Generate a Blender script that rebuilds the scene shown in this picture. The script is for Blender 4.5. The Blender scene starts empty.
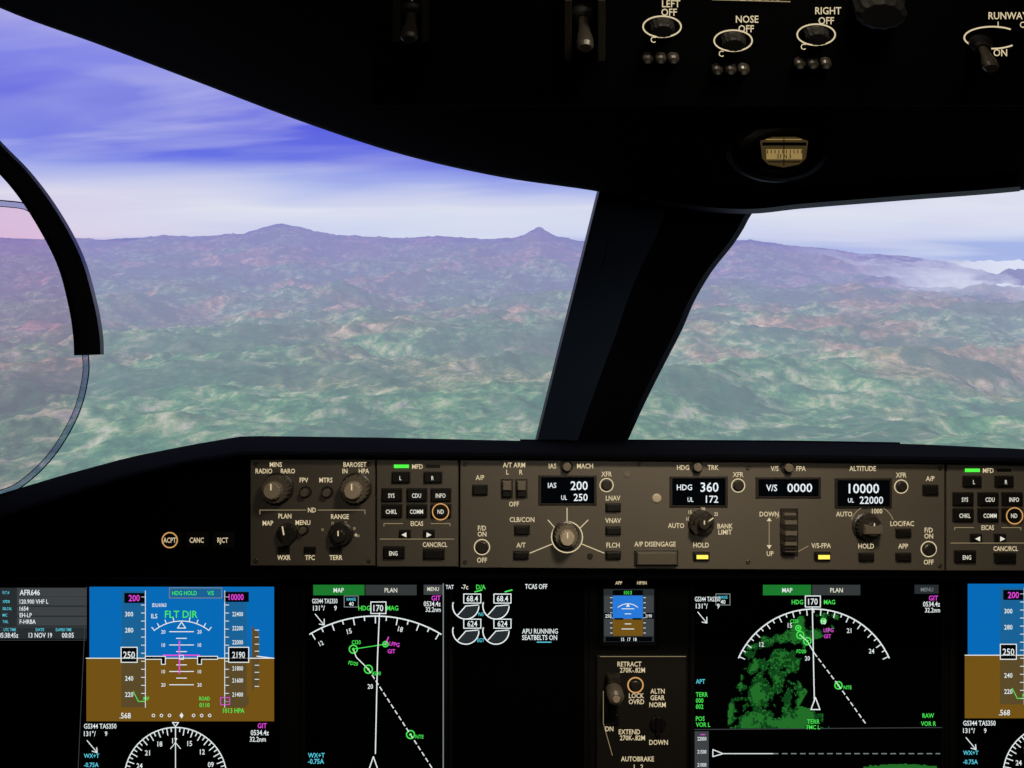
import bpy, math, random
from mathutils import Vector, Matrix, noise
random.seed(3)
sc=bpy.context.scene
sc.view_settings.view_transform='Standard'
F=740.0; TH=math.atan((384-250)/F)
C=Vector((0,0,1.25))
FW=Vector((0,math.cos(TH),-math.sin(TH))); UP=Vector((0,math.sin(TH),math.cos(TH))); RT=Vector((1,0,0))
def ray(x,y): return FW+RT*((x-512)/F)+UP*((384-y)/F)
def W(x,y,d): return C+ray(x,y)*d
def lin(c):
    r=[]
    for v in c:
        v/=255.0
        r.append(v/12.92 if v<=.04045 else ((v+.055)/1.055)**2.4)
    return (*r,1)
# ---------------- materials
MATS={}
def emis(name,rgb,s=1.0):
    m=bpy.data.materials.new(name); m.use_nodes=True; nt=m.node_tree; nt.nodes.clear()
    o=nt.nodes.new('ShaderNodeOutputMaterial'); e=nt.nodes.new('ShaderNodeEmission')
    e.inputs[0].default_value=lin(rgb); e.inputs[1].default_value=s
    nt.links.new(e.outputs[0],o.inputs[0]); MATS[name]=m; return m
def plas(name,col,rough=.5,spec=.5,bump=0,scale=300,var=.0,metal=0):
    m=bpy.data.materials.new(name); m.use_nodes=True; nt=m.node_tree; b=nt.nodes['Principled BSDF']
    b.inputs['Base Color'].default_value=(*col,1); b.inputs['Roughness'].default_value=rough
    b.inputs['Specular IOR Level'].default_value=spec; b.inputs['Metallic'].default_value=metal
    tc=nt.nodes.new('ShaderNodeTexCoord'); n=nt.nodes.new('ShaderNodeTexNoise'); n.inputs['Scale'].default_value=scale
    n.inputs['Detail'].default_value=5; nt.links.new(tc.outputs['Object'],n.inputs['Vector'])
    if var>0:
        mx=nt.nodes.new('ShaderNodeMix'); mx.data_type='RGBA'
        mx.inputs[6].default_value=(*[c*(1-var) for c in col],1); mx.inputs[7].default_value=(*[min(1,c*(1+var)) for c in col],1)
        nt.links.new(n.outputs[0],mx.inputs[0]); nt.links.new(mx.outputs[2],b.inputs['Base Color'])
    if bump>0:
        bp=nt.nodes.new('ShaderNodeBump'); bp.inputs['Strength'].default_value=bump; bp.inputs['Distance'].default_value=.0005
        nt.links.new(n.outputs[0],bp.inputs['Height']); nt.links.new(bp.outputs[0],b.inputs['Normal'])
    MATS[name]=m; return m
plas('panel_paint',(.078,.070,.056),.42,.5,.25,900,.12)
plas('panel_edge',(.015,.013,.010),.5,.3)
plas('black_trim',(.0012,.0013,.0015),.95,.012,.2,400)
plas('black_shell',(.0014,.0014,.0018),.9,.04,.2,200)
plas('black_plastic',(.003,.003,.003),.5,.2)
plas('button_black',(.006,.0055,.005),.4,.35)
plas('knob_dark',(.018,.0155,.012),.4,.5)
plas('knob_black',(.004,.004,.004),.5,.25)
plas('knob_grey',(.11,.095,.072),.4,.5)
plas('knob_light',(.34,.29,.22),.4,.5)
plas('screen_black',(.0008,.0008,.001),.35,.08)
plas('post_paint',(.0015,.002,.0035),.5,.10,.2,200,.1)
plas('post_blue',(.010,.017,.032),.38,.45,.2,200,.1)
plas('gear_panel',(.008,.0072,.006),.6,.3,.2,600,.1)
plas('hud_frame',(.006,.0065,.009),.35,.4)
plas('floor_mat',(.02,.02,.022),.9,.1)
plas('metal',(.35,.33,.3),.3,.5,metal=1)
emis('lbl',(216,198,160)); emis('lbl_dim',(146,130,98)); emis('lbl_or',(214,160,96)); emis('lbl_w',(225,222,205))
emis('white',(228,236,236)); emis('grey_l',(120,130,130)); emis('grey_box',(62,66,68)); emis('grey_bar',(52,56,56)); emis('grey_row',(40,45,48))
emis('green',(74,232,84)); emis('green_d',(28,120,44)); emis('cyan',(90,205,225)); emis('mag',(228,74,218)); emis('sky_b',(8,106,182)); emis('sky_tape',(26,98,150))
emis('brown',(114,82,22)); emis('brown_tape',(90,74,42)); emis('blk',(4,5,7)); emis('terr1',(16,66,24)); emis('terr2',(34,108,40)); emis('yel',(250,225,90),1.3)
emis('glow_g',(80,235,70),1.2); emis('lcd',(228,235,240)); emis('edge_l',(60,64,68)); emis('st_sky',(40,120,215)); emis('gold',(146,122,74)); emis('gold_d',(62,50,28))
# ---------------- builder
fc=bpy.data.curves.new('tmp_font','FONT'); fc.resolution_u=2; fc.offset=.012; fo=bpy.data.objects.new('tmp_font',fc); sc.collection.objects.link(fo)
TC={}
def textmesh(s):
    if s in TC: return TC[s]
    fc.body=s; dg=bpy.context.evaluated_depsgraph_get(); dg.update()
    e=fo.evaluated_get(dg); me=e.to_mesh()
    v=[(p.co.x,p.co.y) for p in me.vertices]; f=[tuple(p.vertices) for p in me.polygons]
    e.to_mesh_clear(); TC[s]=(v,f); return TC[s]
HH=max(p[1] for p in textmesh('H')[0])
class B:
    def __init__(s,p0,n):
        s.p0=p0; s.n=n.normalized(); s.v=[]; s.f=[]; s.m=[]; s.mats=[]; s.sm=[]
    def fork(s): return B(s.p0,s.n)
    def M(s,x,y,h=0):
        r=ray(x,y); t=(s.p0-C).dot(s.n)/r.dot(s.n); return C+r*t+s.n*h
    def mi(s,m):
        if m not in s.mats: s.mats.append(m)
        return s.mats.index(m)
    def add(s,vs,fs,m,smooth=False):
        k=len(s.v); s.v+=[Vector(q) for q in vs]; i=s.mi(m)
        for f in fs: s.f.append([a+k for a in f]); s.m.append(i); s.sm.append(smooth)
    def poly(s,pts,h,m): s.add([s.M(x,y,h) for x,y in pts],[list(range(len(pts)))],m)
    def rect(s,x0,y0,x1,y1,h,m): s.poly([(x0,y1),(x1,y1),(x1,y0),(x0,y0)],h,m)
    def line(s,pts,w,h,m,closed=False):
        n=len(pts); vs=[]; fs=[]
        rng=range(n if closed else n-1)
        for i in rng:
            a=pts[i]; b=pts[(i+1)%n]; dx=b[0]-a[0]; dy=b[1]-a[1]; L=math.hypot(dx,dy) or 1
            ex,ey=dx/L*w*.3,dy/L*w*.3
            nx,ny=-dy/L*w/2,dx/L*w/2; k=len(vs)
            vs+=[s.M(a[0]-ex+nx,a[1]-ey+ny,h),s.M(b[0]+ex+nx,b[1]+ey+ny,h),s.M(b[0]+ex-nx,b[1]+ey-ny,h),s.M(a[0]-ex-nx,a[1]-ey-ny,h)]; fs.append([k,k+1,k+2,k+3])
        s.add(vs,fs,m)
    def ribbon(s,pts,w0,w1,h,m):
        n=len(pts); vs=[]; fs=[]
        for i in range(n):
            a=pts[i-1]; c=pts[(i+1)%n]; dx,dy=c[0]-a[0],c[1]-a[1]; l=math.hypot(dx,dy) or 1; nx,ny=dy/l,-dx/l
            p=pts[i]; vs+=[s.M(p[0]+nx*w0,p[1]+ny*w0,h),s.M(p[0]+nx*w1,p[1]+ny*w1,h)]
        for i in range(n): j=(i+1)%n; fs.append([2*i,2*i+1,2*j+1,2*j])
        s.add(vs,fs,m)
    def dash(s,a,b,w,h,m,on=4,off=3):
        L=math.hypot(b[0]-a[0],b[1]-a[1]); t=0
        while t<L:
            u=t/L; v=min(1,(t+on)/L)
            s.line([(a[0]+(b[0]-a[0])*u,a[1]+(b[1]-a[1])*u),(a[0]+(b[0]-a[0])*v,a[1]+(b[1]-a[1])*v)],w,h,m); t+=on+off
    def frame(s,x0,y0,x1,y1,w,h,m): s.line([(x0,y0),(x1,y0),(x1,y1),(x0,y1)],w,h,m,True)
    def arc(s,cx,cy,r,a0,a1,w,h,m,n=28,ry=None):
        ry=ry or r
        P=[(cx+r*math.cos(math.radians(a0+(a1-a0)*i/n)),cy-ry*math.sin(math.radians(a0+(a1-a0)*i/n))) for i in range(n+1)]
        s.line(P,w,h,m)
    def disc(s,cx,cy,r,h,m,n=24,ry=None):
        ry=ry or r
        s.poly([(cx+r*math.cos(-2*math.pi*i/n)*1,cy-ry*math.sin(2*math.pi*i/n)) for i in range(n)],h,m)
    def prism(s,pts,h0,h1,m,inset=0):
        n=len(pts); cx=sum(p[0] for p in pts)/n; cy=sum(p[1] for p in pts)/n
        if inset:
            k=[(x-inset*(1 if x>cx else -1),y-inset*(1 if y>cy else -1)) for x,y in pts]
            hm=h0+(h1-h0)*.7
            rows=[(pts,h0),(pts,hm),(k,h1)]
        else: rows=[(pts,h0),(pts,h1)]
        vs=[]; fs=[]
        for P,h in rows: vs+=[s.M(x,y,h) for x,y in P]
        for r in range(len(rows)-1):
            for i in range(n): j=(i+1)%n; fs.append([r*n+i,r*n+j,(r+1)*n+j,(r+1)*n+i])
        fs.append([(len(rows)-1)*n+i for i in range(n)])
        s.add(vs,fs,m)
    def box(s,x0,y0,x1,y1,h0,h1,m,inset=.8): s.prism([(x0,y1),(x1,y1),(x1,y0),(x0,y0)],h0,h1,m,inset)
    def lathe(s,cx,cy,prof,m,n=28,kn=0,ry=1.0):
        vs=[]; fs=[]
        for r,h in prof:
            for i in range(n):
                a=2*math.pi*i/n; rr=r*(1-(kn if i%2 else 0)) if r>1 else r
                vs.append(s.M(cx+rr*math.cos(a),cy-rr*ry*math.sin(a),h))
        for k in range(len(prof)-1):
            for i in range(n): j=(i+1)%n; fs.append([k*n+i,k*n+j,(k+1)*n+j,(k+1)*n+i])
        fs.append([(len(prof)-1)*n+i for i in range(n)])
        s.add(vs,fs,m)
    def text(s,t,cx,cy,hp,m,al='c',sx=.85,h=.0004,sy=1.0,rot=0):
        v,f=textmesh(t)
        if not v: return
        k=hp/HH; xs=[p[0] for p in v]; x0,x1=min(xs),max(xs); off={'c':(x0+x1)/2,'l':x0,'r':x1}[al]
        P=[]
        for x,y in v:
            u=(x-off)*k*sx; w=-(y*k-hp/2)
            if rot: a=math.radians(rot); u,w=u*math.cos(a)-w*math.sin(a),u*math.sin(a)+w*math.cos(a)
            P.append(s.M(cx+u,cy+w,h))
        s.add(P,f,m)
    def done(s,name,parent=None,solid=0):
        me=bpy.data.meshes.new(name)
        lo=[min(v[i] for v in s.v) for i in range(3)]; hi=[max(v[i] for v in s.v) for i in range(3)]
        c=Vector([(lo[i]+hi[i])/2 for i in range(3)])
        me.from_pydata([tuple(v-c) for v in s.v],[],s.f)
        for m in s.mats: me.materials.append(MATS[m])
        me.polygons.foreach_set('material_index',s.m); me.polygons.foreach_set('use_smooth',s.sm); me.update()
        o=bpy.data.objects.new(name,me); sc.collection.objects.link(o); o.location=c
        if parent: o.parent=parent; o.location=c-parent.location
        return o
NF=-FW
def perp(d): return B(C+FW*d,NF)
def loft(b,rows,m,smooth=True):
    n=len(rows[0]); vs=[p for r in rows for p in r]; fs=[]
    for k in range(len(rows)-1):
        for i in range(n-1): fs.append([k*n+i,k*n+i+1,(k+1)*n+i+1,(k+1)*n+i])
    b.add(vs,fs,m,smooth)
def interp(T,x):
    if x<=T[0][0]: return T[0][1]
    for (a,b),(c,d) in zip(T,T[1:]):
        if x<=c: return b+(d-b)*(x-a)/(c-a)
    return T[-1][1]
def sinterp(T,x):
    if x<=T[0][0]: return T[0][1]
    if x>=T[-1][0]: return T[-1][1]
    for i in range(len(T)-1):
        if x<=T[i+1][0]:
            x0,y0=T[i]; x1,y1=T[i+1]; xm,ym=T[max(i-1,0)]; xp,yp=T[min(i+2,len(T)-1)]
            m0=(y1-ym)/(x1-xm); m1=(yp-y0)/(xp-x0); L=x1-x0; t=(x-x0)/L
            return (2*t**3-3*t*t+1)*y0+(t**3-2*t*t+t)*L*m0+(-2*t**3+3*t*t)*y1+(t**3-t*t)*L*m1

# =============== TERRAIN ===============
CR=[(-500,240),(-200,236),(0,240),(100,240),(150,237.5),(210,237),(240,235),(258,231),(272,227),(283,225),(294,227.5),(308,232),(340,237),(400,239),(440,238),(480,241),(512,240),(524,236.5),(533,231.5),(540,228.5),(547,232),(556,237),(580,242),(700,243),(750,241),(790,247),(830,250),(860,255),(900,256),(940,261),(1024,263),(1400,262)]
def azel(x,y):
    r=ray(x,y); return math.atan2(r.x,r.y), r.z/math.hypot(r.x,r.y)
CA=[azel(x,y) for x,y in CR]
NR,NC=500,700; D0,D1=190.,5200.; H=100
vs=[];fs=[]
def ss(a,b,x):
    t=max(0,min(1,(x-a)/(b-a))); return t*t*(3-2*t)
for i in range(NR):
    D=D0*(D1/D0)**(i/(NR-1))
    for j in range(NC):
        az=math.radians(-56+112*j/(NC-1)); x=D*math.sin(az); y=D*math.cos(az)
        s=ss(1100,3500,D)
        wx=x+45*noise.noise(Vector((x/150,y/150,9))); wy=y+45*noise.noise(Vector((x/150,y/150,5)))
        n1=noise.ridged_multi_fractal(Vector((wx/330,wy/210,3.1)),.88,2.1,7,1.0,2.0)
        n2=noise.fractal(Vector((x/50,y/40,7.)),.7,2.15,6)
        n3=noise.ridged_multi_fractal(Vector((wx/1300+4,wy/700,1.7)),1.,2.1,5,1.0,2.0)
        z=-H*(1-s)+s*interp(CA,az)*3500
        z+=(n1-1.2)*21*(1-.45*s)*(1+D/2200)*(1-.7*ss(2900,3450,D))*(.5+.5*ss(300,800,D))+n2*4*(1-.5*s)*(.7+.3*ss(300,700,D))+(n3-1.2)*46*ss(600,1500,D)*(1-.96*ss(2300,3400,D))
        z-=ss(3600,6500,D)*400
        vs.append((x,y,C.z+z))
for i in range(NR-1):
    for j in range(NC-1):
        a=i*NC+j; fs.append((a,a+1,a+NC+1,a+NC))
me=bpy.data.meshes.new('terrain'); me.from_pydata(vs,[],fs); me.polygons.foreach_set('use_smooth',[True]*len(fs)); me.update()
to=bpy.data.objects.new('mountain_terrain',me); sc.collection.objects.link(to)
m=bpy.data.materials.new('terrain_mat'); m.use_nodes=True; nt=m.node_tree; nt.nodes.clear(); N=nt.nodes.new; L=nt.links.new
geo=N('ShaderNodeNewGeometry')
def nz(scale,det,rough=.6,dist=0,off=0,sy=1):
    mp=N('ShaderNodeMapping'); mp.inputs['Scale'].default_value=(scale,scale*sy,scale*1.5); mp.inputs['Location'].default_value=(off,off,0); L(geo.outputs['Position'],mp.inputs[0])
    n=N('ShaderNodeTexNoise'); n.inputs['Scale'].default_value=1; n.inputs['Detail'].default_value=det; n.inputs['Roughness'].default_value=rough; n.inputs['Distortion'].default_value=dist
    L(mp.outputs[0],n.inputs['Vector']); return n
def ramp(src,st):
    r=N('ShaderNodeValToRGB'); e=r.color_ramp.elements
    while len(e)>1: e.remove(e[0])
    e[0].position=st[0][0]; e[0].color=st[0][1]
    for p,c in st[1:]: q=e.new(p); q.color=c
    L(src,r.inputs[0]); return r
def mix(f,a,b,mode='MIX'):
    x=N('ShaderNodeMix'); x.data_type='RGBA'; x.blend_type=mode
    for k,v in ((0,f),(6,a),(7,b)):
        if hasattr(v,'is_linked'): L(v,x.inputs[k])
        else: x.inputs[k].default_value=v
    return x.outputs[2]
def math_(op,a,b=None,c=None):
    x=N('ShaderNodeMath'); x.operation=op
    for k,v in enumerate((a,b,c)):
        if v is None: continue
        if hasattr(v,'is_linked'): L(v,x.inputs[k])
        else: x.inputs[k].default_value=v
    return x.outputs[0]
n1=nz(1/20,10,.72,.4); n2=nz(1/300,8,.66,.5); n3=nz(1/120,9,.66,.5,13)
r1=ramp(n1.outputs[0],[(0.32,lin((24,66,54))),(.43,lin((54,112,74))),(.50,lin((98,144,92))),(.56,lin((160,172,122))),(.66,lin((214,206,168)))])
r1b=ramp(n1.outputs[0],[(0.32,lin((84,86,70))),(.43,lin((140,108,80))),(.51,lin((190,136,104))),(.61,lin((236,190,160)))])
r2=ramp(n2.outputs[0],[(.49,(0,0,0,1)),(.56,(.9,.9,.9,1))])
r3=ramp(n3.outputs[0],[(.49,(0,0,0,1)),(.55,(.75,.75,.75,1))])
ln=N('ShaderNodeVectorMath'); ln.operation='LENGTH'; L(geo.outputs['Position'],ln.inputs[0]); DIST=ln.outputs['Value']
mr0=N('ShaderNodeMapRange'); L(DIST,mr0.inputs[0]); mr0.inputs[1].default_value=420; mr0.inputs[2].default_value=900; mr0.inputs[3].default_value=.22
land=mix(math_('MULTIPLY',r2.outputs[0],mr0.outputs[0]),r1.outputs[0],r1b.outputs[0])
land=mix(r3.outputs[0],land,lin((34,80,66)))
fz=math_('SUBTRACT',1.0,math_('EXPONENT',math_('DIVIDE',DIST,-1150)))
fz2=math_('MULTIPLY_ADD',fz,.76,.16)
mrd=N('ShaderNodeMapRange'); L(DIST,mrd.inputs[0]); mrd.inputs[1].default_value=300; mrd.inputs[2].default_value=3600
haze_paint=ramp(mrd.outputs[0],[(0,lin((160,186,190))),(.2,lin((160,170,192))),(.45,lin((156,160,202))),(.8,lin((152,150,206))),(1,lin((130,130,198)))])  # aerial haze painted into the terrain shader, tinted by distance
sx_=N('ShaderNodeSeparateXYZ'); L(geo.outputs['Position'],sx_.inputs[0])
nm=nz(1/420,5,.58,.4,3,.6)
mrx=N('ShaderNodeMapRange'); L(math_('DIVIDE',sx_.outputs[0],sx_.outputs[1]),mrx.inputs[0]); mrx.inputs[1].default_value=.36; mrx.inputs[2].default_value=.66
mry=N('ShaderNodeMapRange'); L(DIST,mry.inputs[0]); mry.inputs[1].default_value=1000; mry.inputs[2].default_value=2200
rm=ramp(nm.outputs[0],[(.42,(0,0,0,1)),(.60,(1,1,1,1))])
mist_paint=math_('MULTIPLY',math_('MULTIPLY',mrx.outputs[0],mry.outputs[0]),rm.outputs[0])  # pale mist painted onto distant ground at right, no cloud geometry
hzc=mix(mist_paint,haze_paint.outputs[0],lin((220,226,244)))
fz3=math_('MINIMUM',1.0,math_('ADD',fz2,math_('MULTIPLY',mist_paint,.35)))
df=N('ShaderNodeBsdfDiffuse'); L(land,df.inputs[0]); em=N('ShaderNodeEmission'); L(hzc,em.inputs[0])  # emission carries the painted haze and mist over the diffuse land
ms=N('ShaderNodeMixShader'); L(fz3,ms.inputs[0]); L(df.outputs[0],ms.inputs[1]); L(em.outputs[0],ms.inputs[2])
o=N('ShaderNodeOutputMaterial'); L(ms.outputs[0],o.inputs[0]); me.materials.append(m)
# =============== SKY ===============
w=bpy.data.worlds.new('sky'); sc.world=w; w.use_nodes=True; nt=w.node_tree; nt.nodes.clear(); N=nt.nodes.new; L=nt.links.new
tc=N('ShaderNodeTexCoord'); sp=N('ShaderNodeSeparateXYZ'); L(tc.outputs['Generated'],sp.inputs[0])
X_,Y_,Z_=sp.outputs
def cnoise(sx,sy,rot,off,det,rough,dist,flat=.10):
    a=math_('ADD',Z_,flat)
    cb=N('ShaderNodeCombineXYZ'); L(math_('DIVIDE',X_,a),cb.inputs[0]); L(math_('DIVIDE',Y_,a),cb.inputs[1])
    mp=N('ShaderNodeMapping'); mp.inputs['Scale'].default_value=(sx,sy,1); mp.inputs['Rotation'].default_value=(0,0,rot); mp.inputs['Location'].default_value=(off,off*.7,0); L(cb.outputs[0],mp.inputs[0])
    n=N('ShaderNodeTexNoise'); n.inputs['Scale'].default_value=1; n.inputs['Detail'].default_value=det; n.inputs['Roughness'].default_value=rough; n.inputs['Distortion'].default_value=dist; L(mp.outputs[0],n.inputs['Vector']); return n.outputs[0]
zz=math_('ADD',Z_,math_('MULTIPLY',math_('SUBTRACT',cnoise(.3,.5,.2,2,2,.45,.2),.5),.09))
base=ramp(zz,[(0,lin((166,182,230))),(.02,lin((208,216,240))),(.055,lin((222,226,240))),(.08,lin((172,184,236))),(.115,lin((104,116,228))),(.17,lin((92,98,224))),(.215,lin((122,126,230))),(.26,lin((160,158,228))),(.32,lin((146,154,222))),(.42,lin((156,164,216))),(1,lin((96,104,196)))])
cr=ramp(cnoise(.38,.8,.3,1.3,4,.5,.4,.14),[(.48,(0,0,0,1)),(.72,(.7,.7,.7,1))])
cr2=ramp(cnoise(.7,1.9,.4,5,4,.5,.3,.14),[(.50,(0,0,0,1)),(.74,(.55,.55,.55,1))])
skyc=mix(cr.outputs[0],base.outputs[0],lin((196,200,234)))
skyc=mix(cr2.outputs[0],skyc,lin((216,216,238)))
pk=N('ShaderNodeMapRange'); L(math_('DIVIDE',X_,Y_),pk.inputs[0]); pk.inputs[1].default_value=-.30; pk.inputs[2].default_value=-.75; 
pz=N('ShaderNodeMapRange'); L(Z_,pz.inputs[0]); pz.inputs[1].default_value=.10; pz.inputs[2].default_value=.0
skyc=mix(math_('MULTIPLY',math_('MULTIPLY',pk.outputs[0],pz.outputs[0]),.6),skyc,lin((234,190,216)))
bg=N('ShaderNodeBackground'); L(skyc,bg.inputs[0]); bg.inputs[1].default_value=1.0
o=N('ShaderNodeOutputWorld'); L(bg.outputs[0],o.inputs[0])
sun=bpy.data.lights.new('sun','SUN'); sun.energy=3.9; sun.color=(1,.96,.88); sun.angle=.02
so=bpy.data.objects.new('sun',sun); sc.collection.objects.link(so); so.rotation_euler=Vector((.88,.36,-.46)).to_track_quat('-Z','Y').to_euler()

# =============== SHELL ===============
def quadbox(name,lo,hi,m):
    b=perp(1); x0,y0,z0=lo; x1,y1,z1=hi
    v=[(x,y,z) for x in(x0,x1) for y in(y0,y1) for z in(z0,z1)]
    b.add(v,[[0,1,3,2],[4,6,7,5],[0,4,5,1],[2,3,7,6],[0,2,6,4],[1,5,7,3]],m); return b.done(name)
quadbox('floor',(-1.1,-1.6,-.05),(1.5,1.46,0),'floor_mat')
quadbox('wall_left',(-1.1,-1.5,0),(-1.0,1.38,2.1),'black_shell')
quadbox('wall_right',(1.4,-1.5,0),(1.5,1.38,2.1),'black_shell')
quadbox('wall_back',(-1.1,-1.6,0),(1.5,-1.5,2.1),'black_shell')
quadbox('wall_front',(-1.1,1.40,0),(1.5,1.46,.66),'black_shell')
def clampx(rows):
    for r in rows:
        for p in r: p.x=max(-.995,min(1.395,p.x))
    return rows
ED=[(-280,-150),(-120,-52),(0,8),(100,45),(200,83),(300,121),(400,154),(500,177),(595,191),(690,209),(750,213),(800,208),(900,200),(1024,190),(1200,168),(1620,60)]
xs=[-260+1860*i/120 for i in range(121)]
b=perp(1)
rows=[]
rows.append([W(x,sinterp(ED,x)-70,1.22) for x in xs])
rows.append([W(x,sinterp(ED,x)-14,1.10) for x in xs])
rows.append([W(x,sinterp(ED,x)-1,1.02) for x in xs])
rows.append([W(x,sinterp(ED,x),1.0) for x in xs])
rows.append([W(x,sinterp(ED,x)-3,.97) for x in xs])
rows.append([W(512+(x-512)*1.02,sinterp(ED,x)-40,.90) for x in xs])
rows.append([Vector((p.x,.68,1.52)) for p in rows[-1]])
rows.append([Vector((p.x,.35,1.74)) for p in rows[-1]])
rows.append([Vector((p.x,0,1.84)) for p in rows[-1]])
rows.append([Vector((p.x,-1.5,1.9)) for p in rows[-1]])
loft(b,clampx(rows),'black_shell')
ceil=b.done('ceiling')
b=perp(1)
xs2=[640+10*i for i in range(39)]
loft(b,[[W(x,sinterp(ED,x)+.8,.985) for x in xs2],[W(x,sinterp(ED,x)-4,.955) for x in xs2]],'post_paint')
b.done('trim_1')
# ---- centre post
PR=[(186,775),(205,760),(213,752),(228,744),(245,733),(270,713),(300,695),(330,682),(365,664),(405,644),(440,628),(460,618)]
b=perp(1); secs=[]
for k in range(33):
    t=k/32; y=186+(456-186)*t; d=.99+.30*t
    xl=597+(535-597)*(y-191)/249; xr=sinterp(PR,y); wd=xr-xl
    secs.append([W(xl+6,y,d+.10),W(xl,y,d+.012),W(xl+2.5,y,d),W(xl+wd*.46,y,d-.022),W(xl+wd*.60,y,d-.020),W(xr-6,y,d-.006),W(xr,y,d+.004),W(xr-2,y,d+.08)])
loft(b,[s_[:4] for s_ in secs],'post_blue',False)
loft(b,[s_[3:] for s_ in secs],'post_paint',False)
R=[]
for k in range(9):
    t=k/8; y=240+175*t; x=608-42*t; d=.99+.30*(y-186)/270-.008
    R.append([W(x,y,d),W(x+1.4,y,d)])
loft(b,R,'black_plastic')
b.done('windshield_center_post')
# ---- glareshield
TP=[(-420,600),(-200,552),(0,494),(60,476),(130,457),(190,445),(240,436.5),(262,436),(380,437.5),(530,441),(640,441),(800,442),(915,444),(1024,449),(1200,462),(1500,500)]
LP=[(-420,640),(-200,585),(0,520),(60,500),(130,478),(190,464),(240,457),(262,456.5),(380,457),(530,458),(800,460),(950,462),(1024,463),(1200,475),(1500,520)]
xs=[-400+20*i for i in range(96)]
b=perp(.8); rows=[]
tp=lambda x:interp(TP,x); lp=lambda x:interp(LP,x)
rows.append([W(x,tp(x)+60,1.36) for x in xs]); rows.append([W(x,tp(x)+3,1.31) for x in xs]); rows.append([W(x,tp(x),1.27) for x in xs])
rows.append([W(x,tp(x)*.55+lp(x)*.45-1,.95) for x in xs])
rows.append([W(x,lp(x)-5,.80) for x in xs]); rows.append([W(x,lp(x)-2,.785) for x in xs]); rows.append([W(x,lp(x)+1,.785) for x in xs])
rows.append([W(x,lp(x)+3,.803) for x in xs]); rows.append([W(x,max(572,lp(x)+10),.803) for x in xs]); rows.append([W(x,max(578,lp(x)+16),.803) for x in xs]); rows.append([W(x,max(579,lp(x)+17),.90) for x in xs])
loft(b,clampx(rows),'black_trim',False)
gl=b.done('glareshield')
b=perp(.8)
loft(b,[[W(x,tp(x)-1.5,1.26) for x in xs[46:66]],[W(x,tp(x)+3,1.22) for x in xs[46:66]]],'black_trim')
b.done('trim_2')
b=perp(.8)
b.arc(170,540,7.5,0,360,1.2,.0006,'lbl_or')
for t,x in (('ACPT',170),('CANC',197),('RJCT',223)): b.text(t,x,540,5,'lbl',sx=.7,h=.0008)
for x in (170,197,223): b.box(x-11,532,x+11,548,-.002,.0003,'button_black')
b.done('datalink_response_buttons')

# =============== CONTROL PANELS ===============
def par(x,y,h,d=.795):
    k=h*.75/d; return x-(x-512)*k, y-(y-384)*k
def plate(b,x0,y0,x1,y1): 
    b.box(x0,y0,x1,y1,-.003,.0,'panel_paint',.8)
def screw(b,x,y): b.lathe(x,y,[(2.2,0),(2.2,.0006),(1.8,.0009)],'knob_dark',12); b.line([(x-1.4,y-.6),(x+1.4,y+.6)],.5,.001,'knob_grey')
def knob(b,x,y,r,hh=.018,style=0):
    x,y=par(x,y,hh)
    b.lathe(x,y,[(r*1.12,.0),(r*1.12,.002),(r*.98,.003)],'knob_dark',32)
    b.lathe(x,y,[(r,.002),(r,hh*.55),(r*.93,hh*.62)],'knob_grey' if style!=2 else 'knob_dark',40,.07)
    b.lathe(x,y,[(r*.66,hh*.6),(r*.62,hh*.95),(r*.52,hh*1.02)],'knob_light' if style==1 else 'knob_dark',32,.05)
    b.line([(x,y-r*.5),(x,y-r*.1)],1.2,hh*1.03+.0003,'lbl')
def skirtknob(b,x,y,r,hh=.015,ang=30):
    x,y=par(x,y,hh)
    b.lathe(x,y,[(r,.0),(r,.004),(r*.85,.006)],'knob_dark',36,.04)
    a=math.radians(ang); ca,sa=math.cos(a),math.sin(a); w_=r*.30; l=r*.95
    P=[(-l,-w_),(l*.8,-w_),(l*1.05,0),(l*.8,w_),(-l,w_)]
    b.prism([(x+u*ca-v*sa,y+u*sa+v*ca) for u,v in P],.005,hh,'knob_dark')
    b.line([(x+.1*l*ca,y+.1*l*sa),(x+l*.9*ca,y+l*.9*sa)],1.3,hh+.0004,'lbl')
def btn(b,x,y,w_,h_,t=None,hp=3.6,m='button_black',lit='lbl_w',hh=.004):
    b.box(x-w_/2-1,y-h_/2-1,x+w_/2+1,y+h_/2+1,0,.0006,'panel_edge',.2)
    b.box(x-w_/2,y-h_/2,x+w_/2,y+h_/2,.0005,hh,m,1.0)
    if t: b.text(t,x,y,hp,lit,sx=.72,h=hh+.0003)
def ringb(b,x,y,r=6):
    b.arc(x,y,r+1.6,0,360,1.0,.0005,'lbl'); b.lathe(x,y,[(r,0),(r,.003),(r*.8,.004)],'knob_dark',24)
def sknob(b,x,y,r=4.5):
    x,y=par(x,y,.008); b.lathe(x,y,[(r*1.5,0),(r*1.4,.0012)],'panel_edge',24); b.lathe(x,y,[(r,.001),(r,.007),(r*.8,.008)],'knob_grey',20,.06)
BASE=perp(.795)
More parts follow.
